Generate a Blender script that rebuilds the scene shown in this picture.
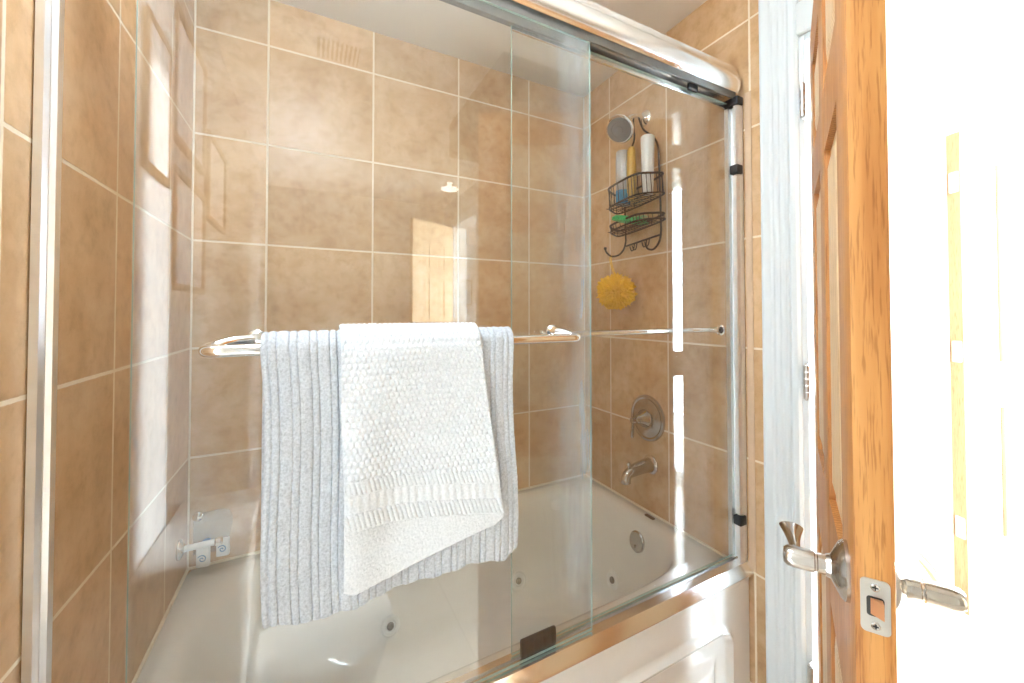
import bpy, bmesh, math, random
from mathutils import Vector, Matrix, noise
from mathutils.bvhtree import BVHTree
random.seed(7)
PI = math.pi
S = bpy.context.scene
COL = S.collection
for o in list(bpy.data.objects): bpy.data.objects.remove(o)

# ------------------------------------------------------------------ camera, world, lights, exposure
L = 1.524            # tub alcove length
CEIL = 2.39
HX = 2.80            # hall wall plane
cam_d = bpy.data.cameras.new('camera'); cam = bpy.data.objects.new('camera', cam_d); COL.objects.link(cam)
yaw, pit, rol = math.radians(28.93), math.radians(1.037), math.radians(-0.084)
fw = Vector((math.sin(yaw)*math.cos(pit), math.cos(yaw)*math.cos(pit), math.sin(pit)))
rt = Vector((math.cos(yaw), -math.sin(yaw), 0)); up = rt.cross(fw)
r2 = rt*math.cos(rol) + up*math.sin(rol); u2 = -rt*math.sin(rol) + up*math.cos(rol)
M = Matrix((r2, u2, -fw)).transposed().to_4x4(); M.translation = Vector((0.330, -1.6434, 1.3105))
cam.matrix_world = M
cam_d.sensor_width = 36; cam_d.lens = 405.5/1024*36
cam_d.shift_x = -(534.26-512)/1024; cam_d.shift_y = -(341.5-305.5)/1024
cam_d.clip_start = 0.02
S.camera = cam
S.view_settings.view_transform = 'Standard'; S.view_settings.look = 'None'
S.view_settings.gamma = 1; S.view_settings.use_curve_mapping = False
S.view_settings.exposure = 1.15
W = bpy.data.worlds.new('sky'); S.world = W; W.use_nodes = True
W.node_tree.nodes['Background'].inputs[0].default_value = (0.70, 0.86, 1.0, 1)
W.node_tree.nodes['Background'].inputs[1].default_value = 30.0

def area(name, loc, rot, sx, sy, energy, color=(1, 1, 1), portal=False):
    l = bpy.data.lights.new(name, 'AREA'); l.shape = 'RECTANGLE'; l.size = sx; l.size_y = sy
    l.energy = energy; l.color = color
    o = bpy.data.objects.new(name, l); COL.objects.link(o); o.location = loc; o.rotation_euler = rot
    if portal: l.cycles.is_portal = True
    return o
# daylight portals in the window openings (they only guide the sky light)
area('daylight_portal', (4.39, -.96, 1.35), (0, PI/2, 0), 1.7, 1.3, 1, portal=True)       # bedroom window
area('daylight_portal', (2.85, -2.65, 1.20), (0, PI/2, 0), 2.3, 1.45, 1, portal=True)      # hall window
sun_d = bpy.data.lights.new('sun', 'SUN'); sun_d.energy = 9; sun_d.angle = math.radians(1.5); sun_d.color = (.97, .99, 1)
sun = bpy.data.objects.new('sun', sun_d); COL.objects.link(sun); sun.location = (8, -3, 4)
sun.rotation_euler = Vector((-1, .26, -.11)).to_track_quat('-Z', 'Y').to_euler()

# ------------------------------------------------------------------ helpers
def tag(o, label, cat, group=None, kind=None):
    if label: o['label'] = label
    if cat: o['category'] = cat
    if group: o['group'] = group
    if kind: o['kind'] = kind
    return o
def empty(name, label, cat, loc=(0, 0, 0), rz=0, group=None, kind=None):
    o = bpy.data.objects.new(name, None); COL.objects.link(o); o.location = loc; o.rotation_euler = (0, 0, rz)
    o.empty_display_size = 0.02
    return tag(o, label, cat, group, kind)
def obj(name, bm, mats, parent=None, smooth=True, angle=35, loc=None):
    me = bpy.data.meshes.new(name)
    bmesh.ops.recalc_face_normals(bm, faces=bm.faces[:])
    if smooth:
        for f in bm.faces: f.smooth = True
        for e in bm.edges:
            if len(e.link_faces) == 2 and e.calc_face_angle(0) > math.radians(angle): e.smooth = False
    bm.to_mesh(me); bm.free()
    o = bpy.data.objects.new(name, me); COL.objects.link(o)
    for m in (mats if isinstance(mats, (list, tuple)) else [mats]): me.materials.append(m)
    if parent: o.parent = parent
    if loc: o.location = loc
    return o
def struct(name, bm, m, label, cat, smooth=False):
    return tag(obj(name, bm, m, smooth=smooth), label, cat, kind='structure')
def box(bm, x0, x1, y0, y1, z0, z1, bev=0, seg=2, mi=0):
    t = bmesh.new() if bev else bm
    vs = [t.verts.new((x, y, z)) for x in (x0, x1) for y in (y0, y1) for z in (z0, z1)]
    fs = []
    for q in ((0,1,3,2), (4,6,7,5), (0,4,5,1), (2,3,7,6), (0,2,6,4), (1,5,7,3)):
        f = t.faces.new([vs[i] for i in q]); f.material_index = mi; fs.append(f)
    if bev:
        bmesh.ops.bevel(t, geom=t.edges[:], offset=bev, segments=seg, affect='EDGES', profile=0.5)
        merge(bm, t, mi)
    return bm
def merge(bm, t, mi=None, mat=None):
    mp = {}
    for v in t.verts: mp[v] = bm.verts.new(mat @ v.co if mat else v.co)
    for f in t.faces:
        try:
            g = bm.faces.new([mp[v] for v in f.verts]); g.material_index = f.material_index if mi is None else mi
        except ValueError: pass
    t.free()
def tube(bm, pts, r, n=10, caps=True, closed=False, mi=0):
    pts = [Vector(p) for p in pts]; m = len(pts)
    rs = r if isinstance(r, (list, tuple)) else [r]*m
    rings = []; prev = None
    for i, p in enumerate(pts):
        if closed: d = (pts[(i+1) % m]-pts[i-1]).normalized()
        else: d = (pts[min(i+1, m-1)]-pts[max(i-1, 0)]).normalized()
        if prev is None:
            a = Vector((0, 0, 1)) if abs(d.z) < .9 else Vector((1, 0, 0)); n1 = d.cross(a).normalized()
        else:
            n1 = (prev - d*prev.dot(d)).normalized()
        prev = n1; n2 = d.cross(n1)
        rings.append([bm.verts.new(p + (n1*math.cos(2*PI*k/n)+n2*math.sin(2*PI*k/n))*rs[i]) for k in range(n)])
    for i in range(m if closed else m-1):
        a, b = rings[i], rings[(i+1) % m]
        for k in range(n):
            f = bm.faces.new((a[k], a[(k+1) % n], b[(k+1) % n], b[k])); f.material_index = mi
    if caps and not closed:
        for q in (rings[0], rings[-1]): bm.faces.new(q).material_index = mi
    return bm
def smoothpath(pts, n=6, closed=False):
    P = [Vector(p) for p in pts]; out = []; m = len(P)
    for i in range(m if closed else m-1):
        if closed: a, b, c, d = P[i-1], P[i], P[(i+1) % m], P[(i+2) % m]
        else: a, b, c, d = P[max(i-1, 0)], P[i], P[i+1], P[min(i+2, m-1)]
        for k in range(n):
            t = k/n
            out.append(0.5*((2*b)+(c-a)*t+(2*a-5*b+4*c-d)*t*t+(3*b-a-3*c+d)*t**3))
    if not closed: out.append(P[-1])
    return out
def lathe(bm, prof, origin=(0, 0, 0), axis=(0, 0, 1), n=40, mi=0, sc=(1, 1)):
    ax = Vector(axis).normalized(); a = Vector((0, 0, 1)) if abs(ax.z) < .9 else Vector((1, 0, 0))
    e1 = ax.cross(a).normalized(); e2 = ax.cross(e1); O = Vector(origin); rings = []
    for r, h in prof:
        if r < 1e-6: rings.append([bm.verts.new(O+ax*h)])
        else: rings.append([bm.verts.new(O+ax*h+e1*(r*sc[0]*math.cos(2*PI*k/n))+e2*(r*sc[1]*math.sin(2*PI*k/n))) for k in range(n)])
    for i in range(len(rings)-1):
        A, B = rings[i], rings[i+1]
        for k in range(n):
            k2 = (k+1) % n
            if len(A) == 1 and len(B) == 1: break
            if len(A) == 1: f = bm.faces.new((A[0], B[k], B[k2]))
            elif len(B) == 1: f = bm.faces.new((A[k], B[0], A[k2]))
            else: f = bm.faces.new((A[k], A[k2], B[k2], B[k]))
            f.material_index = mi
    for R_, in ((rings[0],), (rings[-1],)):
        if len(R_) > 1: bm.faces.new(R_).material_index = mi
    return bm
def prism(bm, prof, p0, ax, e1, e2, length, mi=0):
    """2D closed profile (a,b) along e1,e2, extruded along ax."""
    P0 = Vector(p0); ax = Vector(ax); e1 = Vector(e1); e2 = Vector(e2)
    A = [bm.verts.new(P0+e1*a+e2*b) for a, b in prof]; B = [bm.verts.new(P0+e1*a+e2*b+ax*length) for a, b in prof]
    n = len(prof)
    for i in range(n): bm.faces.new((A[i], A[(i+1) % n], B[(i+1) % n], B[i])).material_index = mi
    bm.faces.new(A[::-1]).material_index = mi; bm.faces.new(B).material_index = mi
    return bm
def rrect(cx, cy, hx, hy, r, n=6):
    out = []
    for sx, sy, a0 in ((1, 1, 0), (-1, 1, 90), (-1, -1, 180), (1, -1, 270)):
        for k in range(n+1):
            a = math.radians(a0+90*k/n)
            out.append((cx+sx*(hx-r)+r*math.cos(a), cy+sy*(hy-r)+r*math.sin(a)))
    return out

# ------------------------------------------------------------------ materials
def nt(name):
    m = bpy.data.materials.new(name); m.use_nodes = True
    t = m.node_tree; return m, t, t.nodes['Principled BSDF'], t.nodes, t.links
def math_n(t, op, a, b=None, c=None):
    n = t.nodes.new('ShaderNodeMath'); n.operation = op
    for i, v in enumerate((a, b, c)):
        if v is None: continue
        if isinstance(v, (int, float)): n.inputs[i].default_value = v
        else: t.links.new(v, n.inputs[i])
    return n.outputs[0]
def ramp(t, fac, stops):
    n = t.nodes.new('ShaderNodeValToRGB'); t.links.new(fac, n.inputs[0])
    e = n.color_ramp.elements
    while len(e) < len(stops): e.new(0.5)
    for i, (p, c) in enumerate(stops): e[i].position = p; e[i].color = (*c, 1)
    return n.outputs[0]
def mixc(t, fac, a, b, mode='MIX'):
    n = t.nodes.new('ShaderNodeMix'); n.data_type = 'RGBA'; n.blend_type = mode
    for i, v in ((0, fac), (6, a), (7, b)):
        if isinstance(v, (int, float)): n.inputs[i].default_value = v
        elif isinstance(v, tuple): n.inputs[i].default_value = (*v, 1)
        else: t.links.new(v, n.inputs[i])
    return n.outputs[2]
def simple(name, color, rough=.5, metal=0, bump=0, bscale=40, var=0.04, coat=0, spec=.5):
    m, t, b, N, K = nt(name)
    tc = N.new('ShaderNodeTexCoord'); nz = N.new('ShaderNodeTexNoise'); K.new(tc.outputs['Object'], nz.inputs['Vector'])
    nz.inputs['Scale'].default_value = bscale; nz.inputs['Detail'].default_value = 4
    lo = tuple(c*(1-var) for c in color); hi = tuple(min(1, c*(1+var)) for c in color)
    K.new(ramp(t, nz.outputs[0], [(.3, lo), (.7, hi)]), b.inputs['Base Color'])
    b.inputs['Roughness'].default_value = rough; b.inputs['Metallic'].default_value = metal
    b.inputs['Coat Weight'].default_value = coat; b.inputs['Specular IOR Level'].default_value = spec
    if bump:
        bp = N.new('ShaderNodeBump'); bp.inputs['Strength'].default_value = bump; bp.inputs['Distance'].default_value = .002
        K.new(nz.outputs[0], bp.inputs['Height']); K.new(bp.outputs[0], b.inputs['Normal'])
    return m
def tile_mat(name, ua, u0, uw, va, v0, vw, stops, grout, gw=.0030, rough=.36, seed=0, fine=1.0):
    m, t, b, N, K = nt(name)
    tc = N.new('ShaderNodeTexCoord'); sp = N.new('ShaderNodeSeparateXYZ'); K.new(tc.outputs['Object'], sp.inputs[0])
    def cell(ax, o, w):
        q = math_n(t, 'DIVIDE', math_n(t, 'SUBTRACT', sp.outputs[ax], o), w)
        fl = math_n(t, 'FLOOR', q); fr = math_n(t, 'SUBTRACT', q, fl)
        d = math_n(t, 'MULTIPLY', math_n(t, 'MINIMUM', fr, math_n(t, 'SUBTRACT', 1.0, fr)), w)
        return fl, d
    fu, du = cell(ua, u0, uw); fv, dv = cell(va, v0, vw)
    d = math_n(t, 'MINIMUM', du, dv)
    wob = N.new('ShaderNodeTexNoise'); wob.inputs['Scale'].default_value = 90; K.new(tc.outputs['Object'], wob.inputs['Vector'])
    d2 = math_n(t, 'ADD', d, math_n(t, 'MULTIPLY', math_n(t, 'SUBTRACT', wob.outputs[0], .5), .0016))
    mr = N.new('ShaderNodeMapRange'); mr.interpolation_type = 'SMOOTHSTEP'
    mr.inputs['From Min'].default_value = gw*.8; mr.inputs['From Max'].default_value = gw*1.35
    K.new(d2, mr.inputs['Value']); face = mr.outputs[0]
    cx = N.new('ShaderNodeCombineXYZ'); K.new(fu, cx.inputs[0]); K.new(fv, cx.inputs[1]); cx.inputs[2].default_value = seed
    wn = N.new('ShaderNodeTexWhiteNoise'); wn.noise_dimensions = '3D'; K.new(cx.outputs[0], wn.inputs['Vector'])
    off = N.new('ShaderNodeVectorMath'); off.operation = 'MULTIPLY_ADD'; K.new(wn.outputs['Color'], off.inputs[0])
    off.inputs[1].default_value = (7, 7, 7); K.new(tc.outputs['Object'], off.inputs[2])
    n1 = N.new('ShaderNodeTexNoise'); n1.inputs['Scale'].default_value = 8.5*fine; n1.inputs['Detail'].default_value = 9
    n1.inputs['Roughness'].default_value = .68; n1.inputs['Distortion'].default_value = .15; K.new(off.outputs[0], n1.inputs['Vector'])
    n2 = N.new('ShaderNodeTexNoise'); n2.inputs['Scale'].default_value = 34*fine; n2.inputs['Detail'].default_value = 6
    n2.inputs['Roughness'].default_value = .7; K.new(off.outputs[0], n2.inputs['Vector'])
    c = ramp(t, n1.outputs[0], stops)
    c = mixc(t, .45, c, ramp(t, n2.outputs[0], [(.30, (.72, .66, .58)), (.5, (.97, .96, .95)), (.72, (1.0, 1.0, 1.0))]), 'MULTIPLY')
    vv = math_n(t, 'MULTIPLY_ADD', wn.outputs['Value'], .16, .90)
    cc = N.new('ShaderNodeCombineColor'); [K.new(vv, cc.inputs[i]) for i in range(3)]
    c = mixc(t, 1.0, c, cc.outputs[0], 'MULTIPLY')
    c = mixc(t, face, grout, c)
    K.new(c, b.inputs['Base Color'])
    b.inputs['Roughness'].default_value = rough
    rr = math_n(t, 'MULTIPLY_ADD', face, rough-.75, .75); K.new(rr, b.inputs['Roughness'])
    h = math_n(t, 'ADD', face, math_n(t, 'MULTIPLY', n2.outputs[0], .12))
    bp = N.new('ShaderNodeBump'); bp.inputs['Strength'].default_value = .5; bp.inputs['Distance'].default_value = .0012
    K.new(h, bp.inputs['Height']); K.new(bp.outputs[0], b.inputs['Normal'])
    return m
TW, TH = .3376, .3427
stops = [(.30, (.54, .325, .155)), (.44, (.62, .395, .205)), (.56, (.67, .45, .255)), (.74, (.74, .54, .34))]
GROUT = (.84, .73, .57)
M_tb = tile_mat('tan_tile_back', 0, .1985, TW, 2, 1.20, TH, stops, GROUT, seed=1)
M_tl = tile_mat('tan_tile_left', 1, -.5645, TW, 2, 1.20, TH, stops, GROUT, seed=2)
M_tr = tile_mat('tan_tile_right', 1, -.1985, TW, 2, 1.20, TH, stops, GROUT, seed=3)
M_floor = tile_mat('cream_floor_tile', 0, .889, .42, 1, -1.645, .42,
                   [(.3, (.62, .55, .46)), (.5, (.70, .64, .55)), (.7, (.76, .70, .62))], (.42, .34, .26), gw=.003, seed=5, rough=.3)
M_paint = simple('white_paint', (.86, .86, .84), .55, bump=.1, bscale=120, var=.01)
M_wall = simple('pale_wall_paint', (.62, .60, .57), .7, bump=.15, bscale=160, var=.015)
M_ceil = simple('ceiling_paint', (.82, .79, .75), .8, bump=.15, bscale=120, var=.01)
M_taupe = simple('taupe_paint', (.22, .17, .12), .8, var=.02)
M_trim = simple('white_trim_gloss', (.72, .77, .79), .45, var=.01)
M_acryl = simple('white_acrylic', (.83, .81, .77), .12, var=.01, coat=.4)
M_porc = simple('white_porcelain', (.85, .85, .83), .1, var=.01, coat=.5)
M_chrome = simple('chrome', (.88, .88, .88), .06, 1, var=.02)
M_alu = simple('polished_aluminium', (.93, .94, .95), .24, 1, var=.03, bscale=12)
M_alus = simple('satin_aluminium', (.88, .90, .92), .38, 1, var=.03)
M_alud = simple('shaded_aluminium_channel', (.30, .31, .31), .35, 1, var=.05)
M_nick = simple('brushed_nickel', (.54, .50, .46), .19, 1, var=.04, bscale=80)
M_black = simple('black_plastic', (.018, .018, .02), .4, var=.1)
M_wire = simple('bronze_black_wire', (.035, .025, .02), .35, .5, var=.2)
M_rubber = simple('grey_rubber_face', (.20, .20, .20), .5, var=.15, bscale=300)
M_steel = simple('zinc_hinge_metal', (.60, .58, .55), .35, 1, var=.05)
M_caulk = simple('cream_caulk', (.84, .75, .60), .6)
M_white = simple('white_plastic', (.82, .82, .80), .3, var=.02)
M_bluecap = simple('blue_plastic_cap', (.02, .16, .42), .3)
M_blue = simple('blue_swirl_print', (.05, .25, .45), .4)
M_amber = simple('yellow_amber_plastic', (.62, .36, .06), .3)
M_green = simple('green_bristle', (.03, .48, .15), .5, bump=.6, bscale=220, var=.4)
M_yellow = simple('yellow_mesh_sponge', (.98, .58, .01), .7, bump=.7, bscale=160, var=.12)
M_jet = simple('grey_jet_nozzle', (.22, .19, .16), .35)
M_hole = simple('dark_opening', (.02, .02, .02), .6)
M_copper = simple('copper_latch', (.72, .35, .17), .35, .7)
M_frame = simple('brown_picture_frame', (.22, .12, .05), .4, var=.2, bscale=30)
M_mat = simple('white_picture_mat', (.80, .80, .79), .6, var=.06, bscale=9)

def oak_mat(name, cols, axis=2, scale=1.0, rough=.45):
    m, t, b, N, K = nt(name)
    tc = N.new('ShaderNodeTexCoord'); mp = N.new('ShaderNodeMapping'); K.new(tc.outputs['Object'], mp.inputs['Vector'])
    s = [26*scale]*3; s[axis] = 1.3*scale; mp.inputs['Scale'].default_value = s
    n1 = N.new('ShaderNodeTexNoise'); n1.inputs['Scale'].default_value = 1.6; n1.inputs['Detail'].default_value = 5; n1.inputs['Distortion'].default_value = .6
    K.new(mp.outputs[0], n1.inputs['Vector'])
    mp2 = N.new('ShaderNodeMapping'); K.new(tc.outputs['Object'], mp2.inputs['Vector'])
    s2 = [420*scale]*3; s2[axis] = 22*scale; mp2.inputs['Scale'].default_value = s2
    n2 = N.new('ShaderNodeTexNoise'); n2.inputs['Scale'].default_value = 1; n2.inputs['Detail'].default_value = 3; K.new(mp2.outputs[0], n2.inputs['Vector'])
    wv = N.new('ShaderNodeTexWave'); wv.bands_direction = 'X'; wv.inputs['Scale'].default_value = 1.4; wv.inputs['Distortion'].default_value = 5
    wv.inputs['Detail'].default_value = 3; K.new(mp.outputs[0], wv.inputs['Vector'])
    c = ramp(t, math_n(t, 'MULTIPLY_ADD', wv.outputs[1], .35, math_n(t, 'MULTIPLY', n1.outputs[0], .65)), [(.25, cols[0]), (.5, cols[1]), (.75, cols[2])])
    c = mixc(t, .55, c, ramp(t, n2.outputs[0], [(.34, (.45, .33, .22)), (.46, (1, 1, 1))]), 'MULTIPLY')
    K.new(c, b.inputs['Base Color']); b.inputs['Roughness'].default_value = rough; b.inputs['Specular IOR Level'].default_value = .35
    bp = N.new('ShaderNodeBump'); bp.inputs['Strength'].default_value = .25; bp.inputs['Distance'].default_value = .001
    K.new(n2.outputs[0], bp.inputs['Height']); K.new(bp.outputs[0], b.inputs['Normal'])
    return m
M_oak = oak_mat('honey_oak', [(.40, .155, .038), (.51, .22, .060), (.60, .29, .09)])
M_oakp = oak_mat('pale_oak', [(.62, .40, .20), (.74, .52, .29), (.80, .60, .38)])
M_groove = simple('shaded_oak_groove', (.22, .10, .035), .6)  # oak brown, darkened in colour for the shade inside the groove
M_oakh = oak_mat('hall_oak_edge', [(.42, .25, .14), (.50, .31, .18), (.56, .37, .22)])

def glass_mat(name, f0=.06, tint=(.975, .985, .975), haze=None, hcol=(.70, .82, .90)):
    m = bpy.data.materials.new(name); m.use_nodes = True; t = m.node_tree; N = t.nodes; K = t.links
    N.remove(N['Principled BSDF']); out = N['Material Output']
    g = N.new('ShaderNodeNewGeometry'); dp = N.new('ShaderNodeVectorMath'); dp.operation = 'DOT_PRODUCT'
    K.new(g.outputs['Normal'], dp.inputs[0]); K.new(g.outputs['Incoming'], dp.inputs[1])
    a = math_n(t, 'ABSOLUTE', dp.outputs['Value'])
    fr = math_n(t, 'MULTIPLY_ADD', math_n(t, 'POWER', math_n(t, 'SUBTRACT', 1.0, a), 5.0), 1-f0, f0)
    tr = N.new('ShaderNodeBsdfTransparent'); tr.inputs[0].default_value = (*tint, 1)
    gl = N.new('ShaderNodeBsdfGlossy'); gl.inputs['Roughness'].default_value = 0.0
    mx = N.new('ShaderNodeMixShader'); K.new(fr, mx.inputs[0]); K.new(tr.outputs[0], mx.inputs[1]); K.new(gl.outputs[0], mx.inputs[2])
    last = mx.outputs[0]
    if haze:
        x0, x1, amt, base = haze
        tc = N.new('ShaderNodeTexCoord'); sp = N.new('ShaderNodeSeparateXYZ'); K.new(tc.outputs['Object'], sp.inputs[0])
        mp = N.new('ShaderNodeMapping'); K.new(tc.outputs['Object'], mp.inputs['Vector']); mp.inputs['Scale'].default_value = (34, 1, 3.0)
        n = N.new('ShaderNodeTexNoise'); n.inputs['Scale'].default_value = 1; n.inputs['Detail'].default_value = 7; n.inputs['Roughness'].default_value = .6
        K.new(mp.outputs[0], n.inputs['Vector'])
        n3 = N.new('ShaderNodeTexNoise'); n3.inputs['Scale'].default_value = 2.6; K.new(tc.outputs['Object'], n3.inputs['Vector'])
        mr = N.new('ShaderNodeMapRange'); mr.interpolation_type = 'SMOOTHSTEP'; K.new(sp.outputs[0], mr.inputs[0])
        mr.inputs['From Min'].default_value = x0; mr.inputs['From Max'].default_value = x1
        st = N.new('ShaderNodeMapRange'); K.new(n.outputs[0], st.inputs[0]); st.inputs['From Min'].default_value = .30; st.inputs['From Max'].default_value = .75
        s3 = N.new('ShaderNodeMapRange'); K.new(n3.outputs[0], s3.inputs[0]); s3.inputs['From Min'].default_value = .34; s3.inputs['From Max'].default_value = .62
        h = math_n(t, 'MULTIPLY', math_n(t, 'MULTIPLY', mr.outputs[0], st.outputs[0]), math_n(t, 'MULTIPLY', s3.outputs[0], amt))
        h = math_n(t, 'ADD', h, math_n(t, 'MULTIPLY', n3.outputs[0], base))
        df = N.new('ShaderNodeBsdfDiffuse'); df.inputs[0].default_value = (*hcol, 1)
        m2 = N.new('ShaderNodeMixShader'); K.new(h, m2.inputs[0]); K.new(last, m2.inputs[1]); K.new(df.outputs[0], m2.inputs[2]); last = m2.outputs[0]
    K.new(last, out.inputs[0]); return m
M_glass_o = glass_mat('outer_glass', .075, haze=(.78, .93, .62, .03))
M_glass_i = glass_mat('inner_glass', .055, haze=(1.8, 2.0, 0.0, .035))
M_gedge = simple('green_glass_edge', (.42, .58, .53), .15)
M_clear = glass_mat('clear_vinyl', .06, tint=(.93, .93, .92), haze=(3, 4, 0, .20), hcol=(.8, .78, .74))
M_bottle_clear = glass_mat('cloudy_bottle_plastic', .05, tint=(.9, .92, .93), haze=(3, 4, 0, .9), hcol=(.8, .82, .83))

# towel materials
def towel_mat(name, c0, c1, fz=.9):
    m, t, b, N, K = nt(name)
    tc = N.new('ShaderNodeTexCoord'); n = N.new('ShaderNodeTexNoise'); n.inputs['Scale'].default_value = 260; n.inputs['Detail'].default_value = 5
    n.inputs['Roughness'].default_value = .8; K.new(tc.outputs['Object'], n.inputs['Vector'])
    K.new(ramp(t, n.outputs[0], [(.32, c0), (.6, c1)]), b.inputs['Base Color'])
    b.inputs['Roughness'].default_value = .95; b.inputs['Sheen Weight'].default_value = .4; b.inputs['Specular IOR Level'].default_value = .1
    bp = N.new('ShaderNodeBump'); bp.inputs['Strength'].default_value = fz; bp.inputs['Distance'].default_value = .003
    K.new(n.outputs[0], bp.inputs['Height']); K.new(bp.outputs[0], b.inputs['Normal'])
    return m
M_tgrey = towel_mat('grey_blue_terry', (.40, .42, .46), (.66, .69, .74))
M_twhite = towel_mat('white_terry', (.58, .61, .65), (.73, .755, .79), .5)

# ------------------------------------------------------------------ room shell
B = bmesh.new()
box(B, -.12, L+.12, 0, .12, 0, CEIL); struct('wall_back', B, M_tb, 'tan stone-look tiled wall at the back of the tub', 'wall')
B = bmesh.new()
box(B, -.12, 0, -1.19, 0, 0, CEIL); struct('wall_left', B, M_tl, 'tan stone-look tiled wall at the left end of the tub', 'wall')
B = bmesh.new()
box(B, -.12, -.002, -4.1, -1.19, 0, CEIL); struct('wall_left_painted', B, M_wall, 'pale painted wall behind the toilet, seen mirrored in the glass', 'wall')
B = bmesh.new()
box(B, -.002, .012, -1.437, -1.192, .0, CEIL-.002, .003); struct('light_strip', B, M_trim, 'added white strip painting a sunlit band on left wall, mirrored in glass', 'trim')  # white strip added to paint the sunlit band of the wall
DY0, DY1, DT = -1.036, -1.836, 2.06        # bathroom doorway
EY0, EY1 = -3.16, -3.76                    # second doorway
B = bmesh.new()
box(B, L, L+.12, DY0+.02, 0, 0, CEIL); struct('wall_right', B, M_tr, 'tan stone-look tiled wall carrying the shower fittings', 'wall')
B = bmesh.new()
for a, b_, z0, z1 in ((DY1-.02, DY0+.02, DT+.02, CEIL), (EY0+.02, DY1-.02, 0, CEIL), (EY1-.02, EY0+.02, DT+.06, CEIL), (-6.2, EY1-.02, 0, CEIL)):
    box(B, L+.0005, L+.12, a, b_, z0, z1)
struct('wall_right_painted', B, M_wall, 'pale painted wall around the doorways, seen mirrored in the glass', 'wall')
B = bmesh.new(); box(B, -.12, L, -4.2, -4.1, 0, CEIL)
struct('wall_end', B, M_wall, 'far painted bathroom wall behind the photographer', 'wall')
B = bmesh.new(); box(B, -.12, 4.5, -6.3, .12, -.1, 0)
struct('floor', B, M_floor, 'cream square tiled floor, seen mirrored in the glass', 'floor')
B = bmesh.new(); box(B, -.12, HX+.1, -6.3, .12, CEIL, CEIL+.1); box(B, HX+.1, 4.5, -1.95, .12, CEIL, CEIL+.1)
struct('ceiling', B, M_ceil, 'plain off-white ceiling', 'ceiling')
# hall and bedroom beyond the doorway
B = bmesh.new()
for y0, y1, z0, z1 in ((-.99, .12, 0, CEIL), (-1.85, -.99, 2.11, CEIL), (-1.92, -1.85, 0, CEIL), (-3.4, -1.92, 0, .04), (-3.4, -1.92, 2.34, CEIL), (-6.2, -3.4, 0, CEIL)):
    box(B, HX, HX+.1, y0, y1, z0, z1)
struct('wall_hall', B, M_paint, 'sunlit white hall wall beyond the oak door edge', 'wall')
B = bmesh.new(); box(B, L+.12, 4.5, 0, .12, 0, CEIL); struct('wall_hall_end', B, M_paint, 'white wall closing the hall behind the tub wall', 'wall')
B = bmesh.new(); box(B, L, 4.5, -6.3, -6.2, 0, CEIL); struct('wall_hall_far', B, M_paint, 'white wall at far hall end, mirrored through second doorway', 'wall')
B = bmesh.new()
for y0, y1, z0, z1 in ((-.3, 0, 0, CEIL), (-1.95, -1.62, 0, CEIL), (-1.62, -.3, 0, .5), (-1.62, -.3, 2.2, CEIL)):
    box(B, 4.4, 4.5, y0, y1, z0, z1)
box(B, HX+.1, 4.4, -1.95, -1.87, 0, CEIL)
struct('wall_bedroom', B, M_paint, 'white outer wall of the bright room beyond the hall', 'wall')
def window(name, x, y0, y1, z0, z1, label, alongx=False):
    e = empty(name, label, 'window', (0, 0, 0), kind='structure')
    f = bmesh.new(); w = .045
    def bb(a0, a1, b0, b1):
        if alongx: box(f, a0, a1, x-.03, x+.03, b0, b1, .004)
        else: box(f, x-.03, x+.03, a0, a1, b0, b1, .004)
    bb(y0, y0+w, z0, z1); bb(y1-w, y1, z0, z1); bb(y0+w, y1-w, z0, z0+w); bb(y0+w, y1-w, z1-w, z1)
    bb((y0+y1)/2-.02, (y0+y1)/2+.02, z0+w, z1-w)
    obj('window_frame', f, M_trim, e)
window('window_1', 4.45, -1.62, -.3, .5, 2.2, 'white framed window of the room beyond the hall')
window('window_2', 2.86, -3.4, -1.92, .04, 2.34, 'tall white framed glazed opening in the hall wall')

# door jamb lining + fluted casing of bathroom doorway
B = bmesh.new()
box(B, L-.004, L+.124, DY0-.0, DY0+.02, 0, DT+.02, .002)
box(B, L-.004, L+.124, DY1-.02, DY1, 0, DT+.02, .002)
box(B, L-.004, L+.124, DY1, DY0, DT, DT+.02, .002)
struct('trim_2', B, M_trim, 'glossy white doorway lining holding the three hinges', 'door lining', smooth=True)
def casing(name, xf, d, ya, yb, z1, label):
    """fluted flat casing, face towards -X (d=-1) or +X (d=+1), width ya..yb"""
    B = bmesh.new(); w = abs(yb-ya); s = 1 if yb > ya else -1
    pr = [(0, 0), (0, .010), (.006, .016), (.016, .018), (.019, .013), (.023, .013), (.026, .018)]
    x = .026
    for k in range(3):
        pr += [(x+.005, .018), (x+.009, .0155), (x+.013, .0155), (x+.017, .018)]; x += .017
    pr += [(w-.014, .018), (w-.011, .013), (w-.006, .013), (w-.003, .017), (w, .010), (w, 0)]
    prism(B, pr, (xf, ya, 0), (0, 0, 1), (0, s, 0), (d, 0, 0), z1)
    struct(name, B, M_trim, label, 'door casing', smooth=False)
casing('trim_3', L, -1, DY0+.016, -.912, 2.385, 'fluted white upright door casing between tiles and oak door')
casing('trim_4', L, -1, DY1-.016, DY1-.11, 2.16, 'fluted white casing on the far side of the doorway')
B = bmesh.new(); box(B, L-.018, L, DY1, DY0+.0155, DT+.021, DT+.11, .004); struct('trim_5', B, M_trim, 'white head casing above the bathroom doorway', 'door casing', smooth=True)
B = bmesh.new()   # bulkhead added over the doorway to darken the glass reflection
box(B, 1.02, L-.019, -2.3, -1.56, 2.20, CEIL-.001); struct('dark_blocker', B, M_taupe, 'added dark taupe bulkhead near the doorway, mirrored in glass', 'blocker')
B = bmesh.new()
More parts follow.
